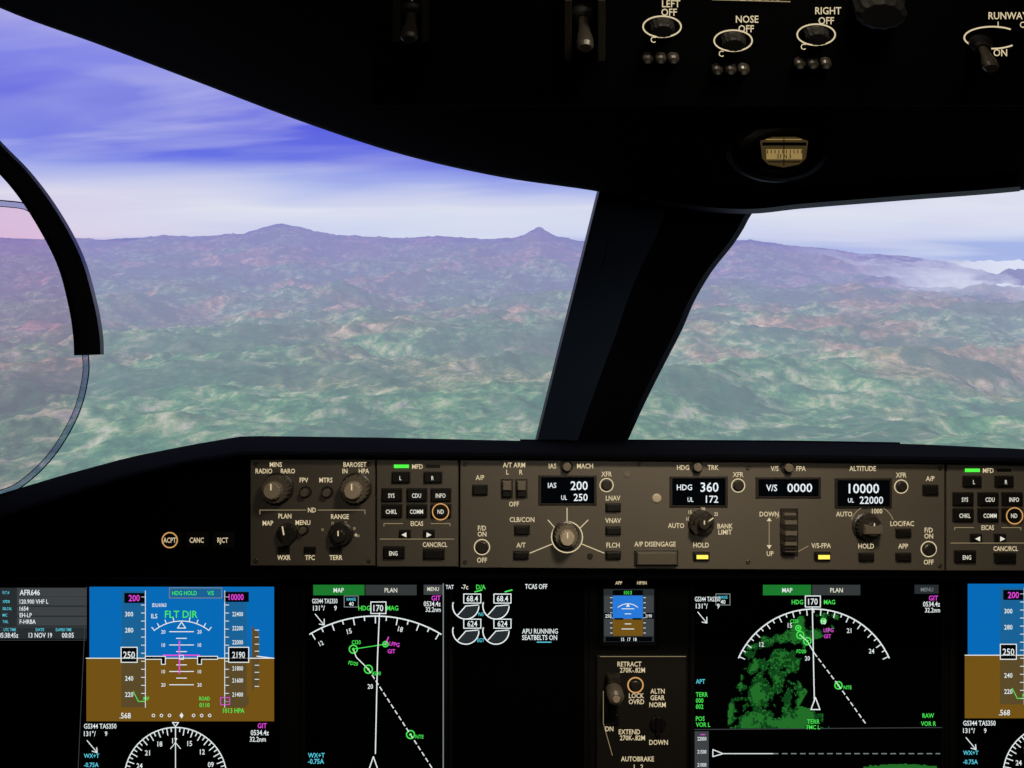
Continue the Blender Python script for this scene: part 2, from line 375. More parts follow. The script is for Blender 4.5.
def mfd_panel(name,ox,oy,wide=83):
    b=BASE.fork(); X=lambda x:x+ox; Y=lambda y:y+oy
    plate(b,X(376.5),Y(459),X(376.5+wide-1.2),Y(567))
    b.line([(X(380),Y(539)),(X(454),Y(539))],.7,.0004,'lbl_dim')
    root=b.done(name)
    b=BASE.fork()
    for x in (401,433): btn(b,X(x),Y(477.5),17,10,'L' if x==401 else 'R',4)
    for j,row in enumerate((('SYS','CDU','INFO'),('CHKL','COMM','ND'))):
        for i,t in enumerate(row): btn(b,X((392,417,441)[i]),Y((495,511)[j]),19,12,t,4.2)
    for x in (405,429): btn(b,X(x),Y(534),10,7); 
    btn(b,X(394),Y(552.5),20,11,'ENG',4.2); btn(b,X(434),Y(554),20,9)
    b.done('buttons',root)
    b=BASE.fork()
    b.rect(X(394),Y(464.5),X(409),Y(468),.0008,'glow_g'); b.rect(X(426),Y(464.7),X(440),Y(467.5),.0006,'button_black')
    b.text('MFD',X(417.5),Y(466.5),4.6,'lbl'); b.text('EICAS',X(417),Y(523.5),4.6,'lbl',sx=.75); b.text('CANC/RCL',X(435),Y(544.5),4.6,'lbl',sx=.75)
    b.line([(X(384),Y(526)),(X(384),Y(523.5)),(X(403),Y(523.5))],.7,.0005,'lbl_dim'); b.line([(X(450),Y(526)),(X(450),Y(523.5)),(X(431),Y(523.5))],.7,.0005,'lbl_dim')
    b.arc(X(441),Y(511),8,0,360,1.1,.0050,'lbl_or')
    b.poly([(X(402),Y(534)),(X(407),Y(531.5)),(X(407),Y(536.5))],.0045,'lbl_w'); b.poly([(X(432),Y(534)),(X(427),Y(536.5)),(X(427),Y(531.5))],.0045,'lbl_w')
    b.done('labels',root)
    return root
def efis_panel(name,ox,oy):
    b=BASE.fork(); X=lambda x:x+ox; Y=lambda y:y+oy
    plate(b,X(250),Y(459),X(375),Y(566)); root=b.done(name)
    b=BASE.fork()
    for x in (273,353): knob(b,X(x),Y(490.5),14,.024,1)
    for x in (304,326): sknob(b,X(x),Y(493),4.2)
    skirtknob(b,X(285),Y(535),10.5,.013,-100); knob(b,X(339),Y(536),11,.014,2); sknob(b,X(302),Y(531),3.6)
    for x in (284,310,336): btn(b,X(x),Y(550),10,5)
    b.done('knobs',root)
    b=BASE.fork()
    for t,x,y in (('MINS',276,464.5),('RADIO',264,471),('BARO',288,471),('FPV',304,480),('MTRS',326,480),('BAROSET',355,464.5),('IN',345,471),('HPA',364,471),('ND',312,510),('PLAN',285,516),('MAP',268,523),('MENU',303,522.5),('RANGE',340,516.5),('WXR',284,557.5),('TFC',310,557.5),('TERR',336,557.5)):
        b.text(t,X(x),Y(y),4.7,'lbl',sx=.82)
    for s_,a in (('10',150),('20',110),('40',70),('80',35),('160',5)):
        b.text(s_,X(339)+18*math.cos(math.radians(a))*1.05,Y(537)-15*math.sin(math.radians(a)),2.8,'lbl_dim',sx=.7)
    b.line([(X(318),Y(510)),(X(365),Y(510)),(X(365),Y(514))],.7,.0005,'lbl_dim'); b.line([(X(306),Y(510)),(X(260),Y(510)),(X(260),Y(514))],.7,.0005,'lbl_dim')
    b.text('+',X(356),Y(535),5,'lbl')
    for x,y in ((256,464),(369,464),(256,561),(369,561)): screw(b,X(x),Y(y))
    b.done('labels',root)
efis_panel('flight_instrument_control_panel',0,0)
mfd_panel('multifunction_display_control_panel',0,0)
mfd_panel('multifunction_display_control_panel',570.5,4)
efis_panel('flight_instrument_control_panel',783,4)
# MCP
b=BASE.fork(); b.prism([(460,568),(945,571),(945,463),(460,459)],-.003,0,'panel_paint',.8)
mcp=b.done('autopilot_mode_control_panel')
b=BASE.fork()
for x0,y0,x1,y1 in ((541,477,594,503),(672,478,725,505),(758,479,818,496),(837,480,889,506)):
    b.box(x0-2.5,y0-2,x1+2.5,y1+2,0,.0015,'panel_edge',.6); b.rect(x0,y0,x1,y1,.0017,'blk')
h=.0021
b.text('IAS',552,485,5,'lcd',h=h,sx=.9); b.text('200',579,485.3,8.6,'lcd',h=h,sx=.95); b.text('UL',564,497.3,4.4,'lcd',h=h,sx=.8); b.text('250',580.5,497,7,'lcd',h=h,sx=.95)
b.text('HDG',684,487,5.6,'lcd',h=h,sx=.9); b.text('360',709,486.8,9.2,'lcd',h=h,sx=.95); b.text('UL',690,499.3,4.4,'lcd',h=h,sx=.8); b.text('172',711.5,498.8,7,'lcd',h=h,sx=.95)
b.text('V/S',771,487.5,6.4,'lcd',h=h,sx=.9); b.text('0000',799,487.5,8.4,'lcd',h=h,sx=1.05)
b.text('10000',863,488.2,9.4,'lcd',h=h,sx=.98); b.text('UL',850,500,4.4,'lcd',h=h,sx=.8); b.text('22000',870.5,499.8,7.2,'lcd',h=h,sx=.92)
b.done('readout_windows',mcp)
b=BASE.fork()
for t,x,y in (('A/P',480,477.5),('A/T ARM',514,465),('L',507.5,472),('R',521,472),('OFF',514,504),('IAS',552.5,466),('MACH',585,466),('CLB/CON',522,519.5),('A/T',521,545),('F/D',482,528),('ON',482,534),('OFF',482,560),('XFR',606.5,474),('LNAV',613,498),('VNAV',613,520.5),('FLCH',613,545),
    ('HDG',683,467.5),('TRK',713,467.5),('XFR',738,474.5),('AUTO',676,525.5),('BANK',725,526),('LIMIT',725,532),('HOLD',701,545),('A/P DISENGAGE',655,544),('V/S',774.5,468.5),('FPA',801,468.5),('DOWN',769,514),('UP',770,553.5),('V/S-FPA',821,545.5),('ALTITUDE',862.5,468.5),('XFR',901,475),('AUTO',844,514),('1000',877,511),('HOLD',866,546),('LOC/FAC',902,523.5),('APP',903,546),('A/P',930,478.5),('F/D',928.5,530),('ON',928.5,536),('OFF',928.5,562),('15',690,512),('20',703,509),('25',716,514),('10',688,519)):
    b.text(t,x,y,(3.4 if t in('10','15','20','25') else 4.8),'lbl',sx=.84)
for p,q in (((530,553),(552,544)),((604,553),(582,544)),((548,520),(555,528)),((588,520),(580,528)),((567,508),(567,522))): b.line([p,q],.9,.0005,'lbl')
b.arc(567,537,15.5,0,360,1.1,.0005,'lbl')
b.line([(769,520),(769,546)],.9,.0005,'lbl_dim'); b.poly([(766.5,521),(769,517.5),(771.5,521)],.0006,'lbl'); b.poly([(766.5,545),(771.5,545),(769,549)],.0006,'lbl')
b.line([(776,518),(781,516)],.8,.0005,'lbl_dim'); b.line([(797,552),(808,546)],.8,.0005,'lbl_dim')
b.arc(872,527,22,20,160,.8,.0005,'lbl_dim')
b.rect(695.5,554,707,558,.0048,'yel'); b.rect(816.5,554,828,558.2,.0048,'yel')
b.done('labels',mcp)
b=BASE.fork()
sknob(b,567,467); sknob(b,698,467.5); sknob(b,789,468)
for x,y in ((606.5,485),(738,485.5),(901,486.5)): ringb(b,x,y,5)
ringb(b,482,547,6); ringb(b,928.5,549,6)
knob(b,567,538,12,.024,1)
skirtknob(b,703,524,13,.012,-35); knob(b,703,524,8,.02,2)
knob(b,872,529,12.5,.018,2); x_,y_=par(872,529,.022); b.box(x_-8,y_-4,x_+10,y_+5,.013,.019,'knob_grey')
b.lathe(656.5,498,[(4.5,0),(4.5,.001),(3,.0015)],'knob_light',20)
b.lathe(590,478+78,[(3,0),(3,.001)],'knob_dark',12); b.lathe(627,474,[(3,0),(3,.001)],'knob_grey',12)
for x,y in ((465,464),(465,562),(639,464),(639,562),(940,468),(940,566),(748,562),(748,468)): screw(b,x,y)
b.box(780,508,798,556,0,.0008,'panel_edge',.5)
for k in range(11):
    a=math.radians(-75+15*k); yc=532-21*math.sin(a); hc=.013*math.cos(a)
    x_,y_=par(789,yc,hc); hw=2.6*max(.35,math.cos(a)); b.box(x_-6,y_-hw,x_+6,y_+hw,0,.003+hc,'knob_grey' if k%2 else 'knob_dark',.4)
b.done('knobs',mcp)
b=BASE.fork()
for x in (507,521.5): b.box(x-6,479,x+6,498,0,.001,'panel_edge',.3); b.box(x-4.5,480.5,x+4.5,490,.001,.007,'knob_grey',1); b.box(x-4.5,490,x+4.5,496.5,.001,.005,'button_black',1)
for x,y,w_,h_ in ((480,490,14,9),(930,490,14,9),(613,507.5,14,7),(613,530.5,14,7),(613,555,14,7),(522,530,14,8),(521,555,14,7),(701,556,15,7),(822,556,15,7),(866,557,14,7),(903,533,14,7),(903,557,14,7)):
    btn(b,x,y,w_,h_)
b.box(634,549.5,678,566,0,.0012,'panel_edge',.6); b.box(636,551,676,564,.001,.007,'panel_paint',1.2)
b.done('buttons',mcp)

# =============== DISPLAYS ===============
DB=perp(.92)
b=DB.fork(); b.box(-320,560,1420,1050,-.03,-.003,'black_plastic',3)
b.done('instrument_panel')
def screenunit(name,x0,y0,x1,y1):
    b=DB.fork(); b.box(x0-5,y0-4,x1+5,y1+4,-.0028,.003,'black_plastic',1.6); b.rect(x0,y0,x1,y1,.0032,'screen_black')
    return b.done(name)
h1,h2,h3,h4=.0035,.0038,.0041,.0044
def pfd(name,ox,oy,info=True):
    X=lambda x:x+ox; Y=lambda y:y+oy
    root=screenunit(name,X(-12 if info else 80),Y(583),X(281),Y(840))
    b=DB.fork()
    P=lambda pts:[(X(x),Y(y)) for x,y in pts]
    R=lambda x0,y0,x1,y1,h,m:b.rect(X(x0),Y(y0),X(x1),Y(y1),h,m)
    T=lambda t,x,y,s,m='white',al='c',sx=.85,h=h4:b.text(t,X(x),Y(y),s,m,al,sx,h)
    Ln=lambda pts,w_,m,h=h3,cl=False:b.line(P(pts),w_,h,m,cl)
    R(91,586,275,657,h1,'sky_b'); R(88,657,275,720,h1,'brown')
    for x0,x1 in ((123,147),(226,248)):
        R(x0,590,x1,657,h2,'sky_tape'); R(x0,657,x1,706,h2,'brown_tape')
    Ln([(147,590),(147,706)],.7,'white'); Ln([(226,590),(226,706)],.7,'white'); Ln([(88,657),(275,657)],.9,'white')
    R(126,592,146,602,h3,'blk'); T('200',136,597,6.2,'mag'); R(225,591,250,601,h3,'blk'); T('10000',237.5,596,6,'mag',sx=.75)
    for t,y in (('300',613),('280',629),('240',677),('220',693)): T(t,131,y,4.6); 
    for k in range(14): Ln([(143,596+8*k),(147,596+8*k)],.7,'white'); Ln([(226,596+8*k),(230,596+8*k)],.7,'white')
    for t,y in (('22400',613),('22200',627),('22000',641),('21800',667),('21600',679),('21400',693)): T(t,239,y,4.2,sx=.72)
    R(123,646,139,661,h3,'blk'); b.frame(X(123),Y(646),X(139),Y(661),.9,h4,'white'); T('250',131,653.5,6.5,h=h4+.0002)
    R(230,646,250,661,h3,'blk'); b.frame(X(230),Y(646),X(250),Y(661),.9,h4,'white'); T('2190',240,653.5,6.2,h=h4+.0002,sx=.72)
    b.frame(X(171),Y(587),X(223),Y(597),.8,h3,'grey_l'); R(171,587,223,597,h2,'sky_tape'); T('HDG HOLD',186,592,4.2,'green',sx=.78); T('V/S',212,592,4.2,'green',sx=.8)
    T('FLT DIR',183,613,7,'green',sx=.95,h=h4+.0004)
    T('ILS',156,615,4.4); T('IDLH/063',161,604,3.6,sx=.7)
    b.arc(X(183),Y(664),44,52,128,.9,h3,'white')
    for a in (52,60,70,80,100,110,120,128): 
        ca,sa=math.cos(math.radians(a)),math.sin(math.radians(a)); Ln([(183+44*ca,664-44*sa),(183+48*ca,664-48*sa)],.9,'white')
    Ln([(183,621),(179,627),(187,627)],.9,'white',h3,True)
    for k in (-4,-3,-2,-1,1,2,3,4):
        hw=12 if k%2==0 else 5; Ln([(183-hw,657+6.6*k),(183+hw,657+6.6*k)],.9,'white')
        if k%2==0: T('10' if abs(k)==2 else '20',183-hw-6,657+6.6*k,3.6); T('10' if abs(k)==2 else '20',183+hw+6,657+6.6*k,3.6)
    for sgn in (-1,1):
        q=[(183+sgn*16,655),(183+sgn*36,655),(183+sgn*36,658),(183+sgn*20,658),(183+sgn*20,663),(183+sgn*16,663)]
        b.poly(P(q if sgn<0 else q[::-1]),h3+.0001,'blk'); Ln(q,.8,'white',h4,True)
    Ln([(165,654),(201,654)],1.3,'mag',h4); Ln([(181,640),(181,672)],1.3,'mag',h4); b.frame(X(181),Y(654),X(185),Y(658),.9,h4,'white')
    for x in (155,163,171,195,203,211): b.arc(X(x),Y(714),1.4,0,360,.7,h3,'white',8)
    b.poly(P([(183,711),(181,714),(183,717),(185,714)]),h3,'white')
    b.poly(P([(253,625),(260,632),(260,682),(253,690)]),h2,'brown_tape')
    for k in range(-4,5): Ln([(256,657+7*k),(260,657+7*k)],.7,'white'); 
    Ln([(258,655),(274,657)],1,'white')
    T('ROAD',206,697,3.8,'green',sx=.7); T('0110',206,703.5,4.2,'green')
    R(222,695,250,703,h3,'brown_tape'); b.frame(X(222),Y(696),X(231),Y(703),.7,h4,'mag'); T('1013 HPA',235,709,4.6,'green',sx=.8)
    Ln([(135,690),(140,700),(147,700)],.8,'green'); T('REF',148,697,3.2,'green')
    T('.568',127,714,5.5)
    cx,cy,r=177,777,51
    b.arc(X(cx),Y(cy),r,0,180,1.1,h2,'white',40)
    for k in range(0,37):
        a=math.radians(k*5); l=7 if k%2==0 else 4
        Ln([(cx+r*math.cos(a),cy-r*math.sin(a)),(cx+(r-l)*math.cos(a),cy-(r-l)*math.sin(a))],1.0,'white')
    for k,t in enumerate(('24','21','18','17','15','12','09')):
        a=math.radians(160-23*k); T(t,cx+(r-13)*math.cos(a),cy-(r-13)*math.sin(a),5)
    Ln([(cx,cy-r-1),(cx-3,cy-r-5),(cx+3,cy-r-5)],1,'white',h3,True); Ln([(cx,cy-r),(cx,cy)],.9,'white')
    Ln([(cx-5,cy-30),(cx,cy-36),(cx+5,cy-30)],.8,'white')
    T('GS344 TAS350',86,724.5,4.8,al='l',sx=.76); T('131°/',86,732,4.8,al='l'); T('9',108,732,4.6)
    Ln([(89,739),(99,751)],.9,'white'); Ln([(99,751),(94,749.5)],.9,'white'); Ln([(99,751),(98.5,746)],.9,'white')
    T('GIT',268,724,4.8,'mag','r'); T('0534.4z',270,731,5,al='r',sx=.8); T('32.2nm',267,737.5,4.8,al='r',sx=.8)
    T('WX+T',86,754,4.2,'cyan','l'); T('-0.75A',86,763,4.4,'cyan','l')
    if info:
        R(0,587,88.5,638,h1,'grey_row')
        for y in (587,596,606,616,626): R(19,y,88.5,y+8.6,h2,'grey_box') if y<620 else R(0,y,88.5,y+.6,h2,'grey_box')
        for y,a,t in ((591.5,'FLT #','AFR646'),(600.5,'XPDR','120.900 VHF L'),(607.5,'SELCAL','1654'),(614,'MIC','EH-LP'),(620.5,'TAIL','F-HRBA')):
            T(a,5,y,2.8,'cyan','l',.7); T(t,22,y,5.4 if y<595 else 4.2,'white','l',.8)
        T('UTC TIME',6,628.5,2.8,'cyan','l',.7); T('DATE',38,628.5,2.8,'cyan','l'); T('ELAPSED TIME',58,628.5,2.8,'cyan','l',.62)
        T('05:38:45z',1,634,4.8,'white','l',.74); T('13 NOV 19',31,634,4.8,'white','l',.74); T('00:05',64,634,4.8,'white','l',.8)
        Ln([(88.5,586),(80,768)],.6,'edge_l')
        Ln([(0,639),(88,639)],.6,'edge_l')
    b.done('symbology',root)
pfd('primary_flight_display',0,0)
pfd('primary_flight_display',875,-3,False)
def menu(b,x,y,w1,full=True):
    b.rect(x,y,x+w1,y+10.5,h1,'green_d'); b.rect(x+w1+1,y,x+2*w1+1,y+10.5,h1,'grey_bar'); b.text('MAP',x+w1/2,y+5.2,4.4,'white',h=h4); b.text('PLAN',x+w1*1.5+1,y+5.2,4.4,'lbl_w',h=h4)
def header(b,x,xr,ym=597):
    b.text('GS344 TAS350',x,ym+4,4.6,'white','l',.62,h4); b.text('131°/',x+1,ym+11,4.8,'white','l',.85,h4); b.text('9',x+22,ym+11,4.8,'white','l',.85,h4)
    b.line([(x+3,ym+17),(x+12,ym+28)],.9,h3,'white'); b.line([(x+12,ym+22),(x+12,ym+28),(x+7,ym+27)],.9,h3,'white')
    b.frame(xr-7,ym-1,xr+7,ym+10,.8,h3,'grey_l'); b.text('RANGE',xr,ym+2.2,2.8,'cyan',h=h4,sx=.7); b.text('40',xr,ym+6.8,4,'white',h=h4)
nd=screenunit('navigation_display',306,583,443,840)
b=DB.fork()
menu(b,314,584,51); b.rect(424,584,443,594,h1,'grey_box'); b.text('MENU',433.5,588,3.8,'lbl_w',h=h4,sx=.8)
header(b,313,352,596)
b.text('HDG',365,607,4.6,'green',h=h4); b.text('MAG',393,607,4.6,'green',h=h4); b.frame(371.5,601,386.5,612.5,1,h3,'white'); b.text('170',379,607,6.2,'white',h=h4)
b.text('GIT',441,597,4.8,'mag','r',.85,h4); b.text('0534.4z',441,602.7,4.8,'white','r',.78,h4); b.text('32.2nm',441,608.4,4.6,'white','r',.78,h4)
cx,cy,r=376,742,127
b.arc(cx,cy,r,59,121,1.3,h3,'white',40)
for k in range(13):
    a=math.radians(60+5*k); l=7 if k%2==0 else 4
    b.line([(cx+r*math.cos(a),cy-r*math.sin(a)),(cx+(r-l)*math.cos(a),cy-(r-l)*math.sin(a))],1.1,h3,'white')
b.text('18',401,628,5,'white',h=h4,rot=14); b.text('15',350,630,5,'white',h=h4,rot=-14); b.text('12',322,642,4.5,'white',h=h4,rot=-28)
b.line([(380,612),(378,660),(376,752)],1.1,h3,'white'); b.line([(374,755),(369.5,768),(378.5,768)],1.1,h3,'white',True)
def wp(b,x,y,r=3.6): b.arc(x,y,r,0,360,1.2,h3,'green',14); b.arc(x,y,.9,0,360,1,h3,'green',8)
for x,y in ((354,648),(369,668),(411,733)): wp(b,x,y,4)
wp(b,386,643,2.6); b.text('CI20',357,641,3.8,'green',h=h4); b.text('FD20',354,662,3.6,'green',h=h4,rot=10); b.text('4500',377,672,3.6,'green',h=h4); b.text('NTE',420,735,3.6,'green',h=h4)
b.line([(354,648),(357,656),(369,668)],1,h3,'white')
b.dash((369,668),(411,733),1.1,h3,'white'); b.dash((411,733),(436,772),1.1,h3,'white'); b.line([(354,648),(386,643)],.8,h3,'green')
b.text('GIT',392,650,4,'mag',h=h4); b.text('LFPG',395,643,4,'mag',h=h4,rot=10); b.line([(386,643),(389,636)],1.1,h3,'mag')
b.text('20',371,685,4.5,'white',h=h4)
b.text('WX+T',309,753.5,4.6,'cyan','l',.85,h4); b.text('-0.75A',309,759.5,4.8,'cyan','l',.85,h4)
b.line([(443.5,583),(443.5,800)],1.1,.0036,'grey_l')
b.done('symbology',nd)
# EICAS
ei=screenunit('engine_indication_display',453,583,584,840)
b=DB.fork()
b.text('TAT',450,586,4,'white',h=h4,sx=.75); b.text('-7c',465,586,4.6,'lbl_w',h=h4); b.text('D/A',481,586,4.6,'green',h=h4)
for cx in (466,496):
    for cy,t in ((605,'68.4'),(630,'624')):
        b.arc(cx,cy,13,360,185,1.2,h3,'white',26)
        b.arc(cx,cy,13,0,60,1.2,h3,'grey_l',8); b.arc(cx,cy,13,185,165,1.2,h3,'white',8)
        b.poly([(cx,cy),(cx+12,cy),(cx+11,cy+5),(cx+8,cy+9),(cx+3,cy+11.5),(cx-3,cy+11.5),(cx-8,cy+9)][::-1],h1,'grey_row')
        b.line([(cx,cy),(cx-8,cy+9)],1.1,h3,'white'); b.line([(cx,cy),(cx+12,cy-1)],1.0,h3,'white')
        b.rect(cx-2,cy-12,cx+15,cy-3,h4,'blk'); b.frame(cx-2,cy-12,cx+15,cy-3,1,h4+.0001,'white'); b.text(t,cx+6.5,cy-7.5,5.6,'white',h=h4+.0003,sx=.84)
        if cy==605: b.line([(cx+9,cy-14),(cx+16,cy-16)],1.3,h3,'green')
b.text('N1',481,613,3.6,'cyan',h=h4); b.text('EGT',481,639,3.6,'cyan',h=h4,sx=.75)
b.text('TCAS OFF',525,585.5,4.8,'white','l',.72,h4); b.text('APU RUNNING',522,630,4.8,'white','l',.76,h4); b.text('SEATBELTS ON',522,636.3,4.8,'white','l',.76,h4); b.line([(537,641),(551,641)],1,h3,'cyan')
b.done('symbology',ei)
# standby
b=DB.fork(); b.box(598,581,658,646,-.0028,.006,'button_black',2.5); b.box(601,585,655,642,.003,.0066,'black_plastic',.6); b.rect(603,587.5,653,640,.0068,'grey_row')
st=b.done('standby_flight_instrument')
b=DB.fork(); g=.0070
b.rect(612,594,642,617,g,'st_sky'); b.rect(612,617,642,634,g,'brown'); b.rect(603.5,594,611.5,634,g,'grey_box'); b.rect(642.5,594,652.5,634,g,'grey_box'); b.rect(612,588.5,642,593.5,g,'blk')
b.text('1013',627,591,3.6,'green',h=g+.0003); b.text('250',607.5,614,3.4,'white',h=g+.0006); b.text('2190',647.5,614,3.2,'white',h=g+.0006,sx=.7)
b.rect(603.5,611,611.5,617,g+.0003,'blk'); b.rect(642.5,611,652.5,617,g+.0003,'blk')
b.arc(627,617,15,50,130,.8,g+.0003,'white'); b.poly([(625,605),(629,605),(627,601.5)],g+.0003,'white')
for k in (-2,-1,1,2): b.line([(627-(6 if k%2==0 else 3),617+5*k),(627+(6 if k%2==0 else 3),617+5*k)],.8,g+.0003,'white')
for sg in (-1,1): b.line([(627+sg*5,617),(627+sg*13,617)],1.6,g+.0004,'blk')
for k in range(8): b.line([(609.5,596+5*k),(611.5,596+5*k)],.6,g+.0003,'white'); b.line([(642.5,596+5*k),(644.5,596+5*k)],.6,g+.0003,'white')
b.rect(605,635,651,639.5,g,'blk'); b.text('15  17  18',628,637.3,3.2,'white',h=g+.0003)
b.text('APP',618,581.5,3.2,'lbl',h=.0063); b.text('HP/IN',641,581.5,3.2,'lbl',h=.0063)
b.done('symbology',st)
# gear panel
b=DB.fork(); b.box(596,655,686.5,860,-.0028,.003,'gear_panel',1.2)
gp=b.done('landing_gear_lever')
b=DB.fork(); q=.0035
for t,x,y in (('RETRACT',629,663),('270K-.82M',632,669),('LOCK',636,694.5),('OVRD',636,700.5),('ALTN',657,690),('GEAR',657,696.5),('NORM',657,703.5),('DN',609,727.5),('EXTEND',629,730.5),('270K-.82M',632,736.5),('DOWN',658,741),('AUTOBRAKE',637,757.5),('1   2',638,765.5)):
    b.text(t,x,y,4.8,'lbl',sx=.82,h=q)
b.arc(635,684,7.5,0,360,1.3,q,'lbl_or'); b.lathe(635,684,[(5,.003),(5,.006),(4,.007)],'knob_dark',20)
b.line([(603,690),(603,722),(612,754)],.6,q,'lbl_dim')
b.line([(600,655.5),(685,655.5)],.6,q,'lbl_dim')
b.done('labels',gp)
b=DB.fork()
b.rect(609,676,616,718,.0034,'blk')
b.box(608,676,615,716,.003,.012,'knob_black',1.5)
x_,y_=par(614,692,.03,.92)
b.lathe(x_,y_,[(5,.01),(7.5,.014),(8.5,.022),(8.5,.034),(7,.040),(4,.043)],'knob_grey',28); b.box(x_-6.5,y_-15,x_+6.5,y_-7,.010,.022,'knob_dark',1.5); b.lathe(x_,y_,[(3.5,.043),(3,.044)],'knob_light',16)
b.box(604,712,618,722,.003,.008,'knob_black',1.2)
b.lathe(657,722,[(8,.003),(8,.006),(7,.007)],'knob_black',24); b.box(654.5,713,659.5,731,.006,.012,'knob_black',1)
b.done('lever',gp)
# right ND
nd=screenunit('navigation_display',694,583,940,840)
b=DB.fork()
menu(b,762,584,48); header(b,688+6,722,594)
b.rect(913,584,937,593,h1,'grey_row'); b.text('MENU',925,588.5,3.8,'grey_l',h=h4)
b.text('GIT',936,597,4.8,'mag','r',.85,h4); b.text('0534.4z',938,603,4.8,'white','r',.78,h4); b.text('32.2nm',938,609,4.6,'white','r',.78,h4)
b.text('HDG',796,601,4.4,'green',h=h4); b.text('MAG',828,601,4.4,'green',h=h4); b.frame(804,595,819,606,1,h3,'white'); b.text('170',811.5,600.5,6,'white',h=h4)
cx,cy,r=812.5,690,82
b.arc(cx,cy,r,24,156,1.3,h3,'white',50)
for k in range(27):
    a=math.radians(25+5*k); l=6 if k%2==0 else 3.5
    b.line([(cx+r*math.cos(a),cy-r*math.sin(a)),(cx+(r-l)*math.cos(a),cy-(r-l)*math.sin(a))],1.0,h3,'white')
for t,a in (('21',60),('24',35),('15',110),('12',138),('18',82)): b.text(t,cx+(r-12)*math.cos(math.radians(a)),cy-(r-12)*math.sin(math.radians(a)),4.6,'white',h=h4)
st_=1.0
x=724.
while x<842:
    y=612.
    while y<727:
        d=math.hypot(x-cx,y-cy)
        bx=interp([(612,800),(628,784),(638,752),(655,738),(680,740),(690,728),(727,726)],y); rx=interp([(612,838),(632,834),(640,806),(662,800),(676,794),(690,806),(704,798),(712,826),(727,828)],y)
        if bx<x<rx and (y>665 or d<r-2):
            v=noise.fractal(Vector((x/17,y/17,2.2)),.7,2.2,5); e=min(x-bx,rx-x)/10
            top=.12 if y<650 else (-.02 if y<700 else .06)
            if v>top-.32*min(e,1)+.10:
                b.rect(x,y,x+st_,y+st_,h1,'terr2' if (v>.22 or noise.noise(Vector((x/2.5,y/2.5,0)))>.25) else 'terr1')
        y+=st_
    x+=st_
b.line([(811,607),(813,700)],1.1,h3,'white'); b.line([(814,696),(809.5,708),(818.5,708)],1.1,h4,'white',True)
for p in ((799,634),(806,640),(837,684)): wp(b,*p)
wp(b,822,620,2.6); wp(b,797,627,2.6); b.text('CI20',793,620,3.6,'green',h=h4); b.text('FD20',800,650,3.6,'green',h=h4); b.text('LFPG',827,629,3.8,'mag',h=h4); b.text('GIT',826,635,3.8,'mag',h=h4); b.text('NTE',846,686,3.6,'green',h=h4)
b.line([(799,634),(806,640),(813,652)],1,h3,'white'); b.dash((813,652),(837,684),1.1,h3,'white'); b.dash((837,684),(864,722),1.1,h3,'white')
b.text('20',806,657,4.2,'white',h=h4)
for t,x,y,m_ in (('APT',692,680,'cyan'),('TERR',692,693,'green'),('000',692,699,'green'),('002',692,705,'green'),('POS',692,717,'green'),('VOR L',692,717+6,'green')): b.text(t,x+3,y,4.4,m_,'l',.8,h4)
b.text('RAW',932,714,4.4,'green','r',.8,h4); b.text('VOR R',934,722,4.4,'green','r',.8,h4); b.text('TERR',812,720,4.4,'green',h=h4); b.text('FMC L',812,725.5,4,'green',h=h4)
b.line([(694,728),(940,726)],.8,h3,'edge_l')
b.rect(694,730,708,800,h1,'grey_box'); 
for t,y in (('22000',737),('21500',750),('21000',763)): b.text(t,701,y,3.6,'white',h=h4,sx=.7)
b.line([(712,748),(712,755),(722,752)],1,h3,'white',True); b.line([(722,752),(772,752)],.9,h3,'white'); b.dash((772,752),(938,752),1,h3,'grey_l',5,4); b.line([(700,733),(704,733)],1,h3,'mag')
for k in range(27):
    x=862+2.7*k; b.rect(x,765-2.5*math.sin(math.pi*k/27)+1.5*noise.noise(Vector((k*.7,0,0))),x+2.8,769,h2,'terr2')
b.done('symbology',nd)

# =============== OVERHEAD PANEL ===============
n=Vector((0,-math.cos(math.radians(52)),-math.sin(math.radians(52))))
OB=B(W(700,40,.62),n)
b=OB.fork(); b.box(372,-260,1180,108,-.006,0,'black_shell',3); op=b.done('overhead_switch_panel')
b=OB.fork(); k=.0008
for t,x,y,s_ in (('LANDING',760,-4,7),('LEFT',671,3,7),('OFF',669,11.5,7),('NOSE',747,18.5,7),('OFF',746,28,7),('RIGHT',828,10,7),('OFF',826,20,7),('RUNWAY',1008,15,7),('L',999,24,6),('C',1022,24,6),('ON',1000,52,7),('C',653,39,6),('C',721,53,6),('C',803,46,6)):
    b.text(t,x,y,s_,'lbl',sx=.9,h=k)
for x,y in ((662,26),(733,40),(816,34)): b.arc(x,y,19,0,360,1.5,k,'lbl',36,ry=10.5)
b.arc(992,37,28,50,315,1.6,k,'lbl',36,ry=11)
b.line([(712,-1),(790,1)],1,k,'lbl_dim'); b.line([(640,-2),(680,-2)],1,k,'lbl_dim')
b.line([(412,0),(412,9)],1,k,'lbl_dim')
b.done('labels',op)
b=OB.fork()
def oknob(x,y,r,hh=.008): b.lathe(x,y,[(r*1.1,0),(r,.003),(r,hh),(r*.8,hh*1.15)],'knob_black',26,.06,ry=.6)
for x,y in ((662,24),(733,38),(816,32)):
    oknob(x,y,12)
for x0,y0 in ((660,56),(730,67),(812,61)):
    for i in (-1,0,1): b.lathe(x0+i*13,y0,[(6,0),(6,.004),(4.6,.006),(2,.007)],'knob_dark',16,0,ry=.7); b.disc(x0+i*13,y0,2.2,.0073,'knob_grey',10,1.6)
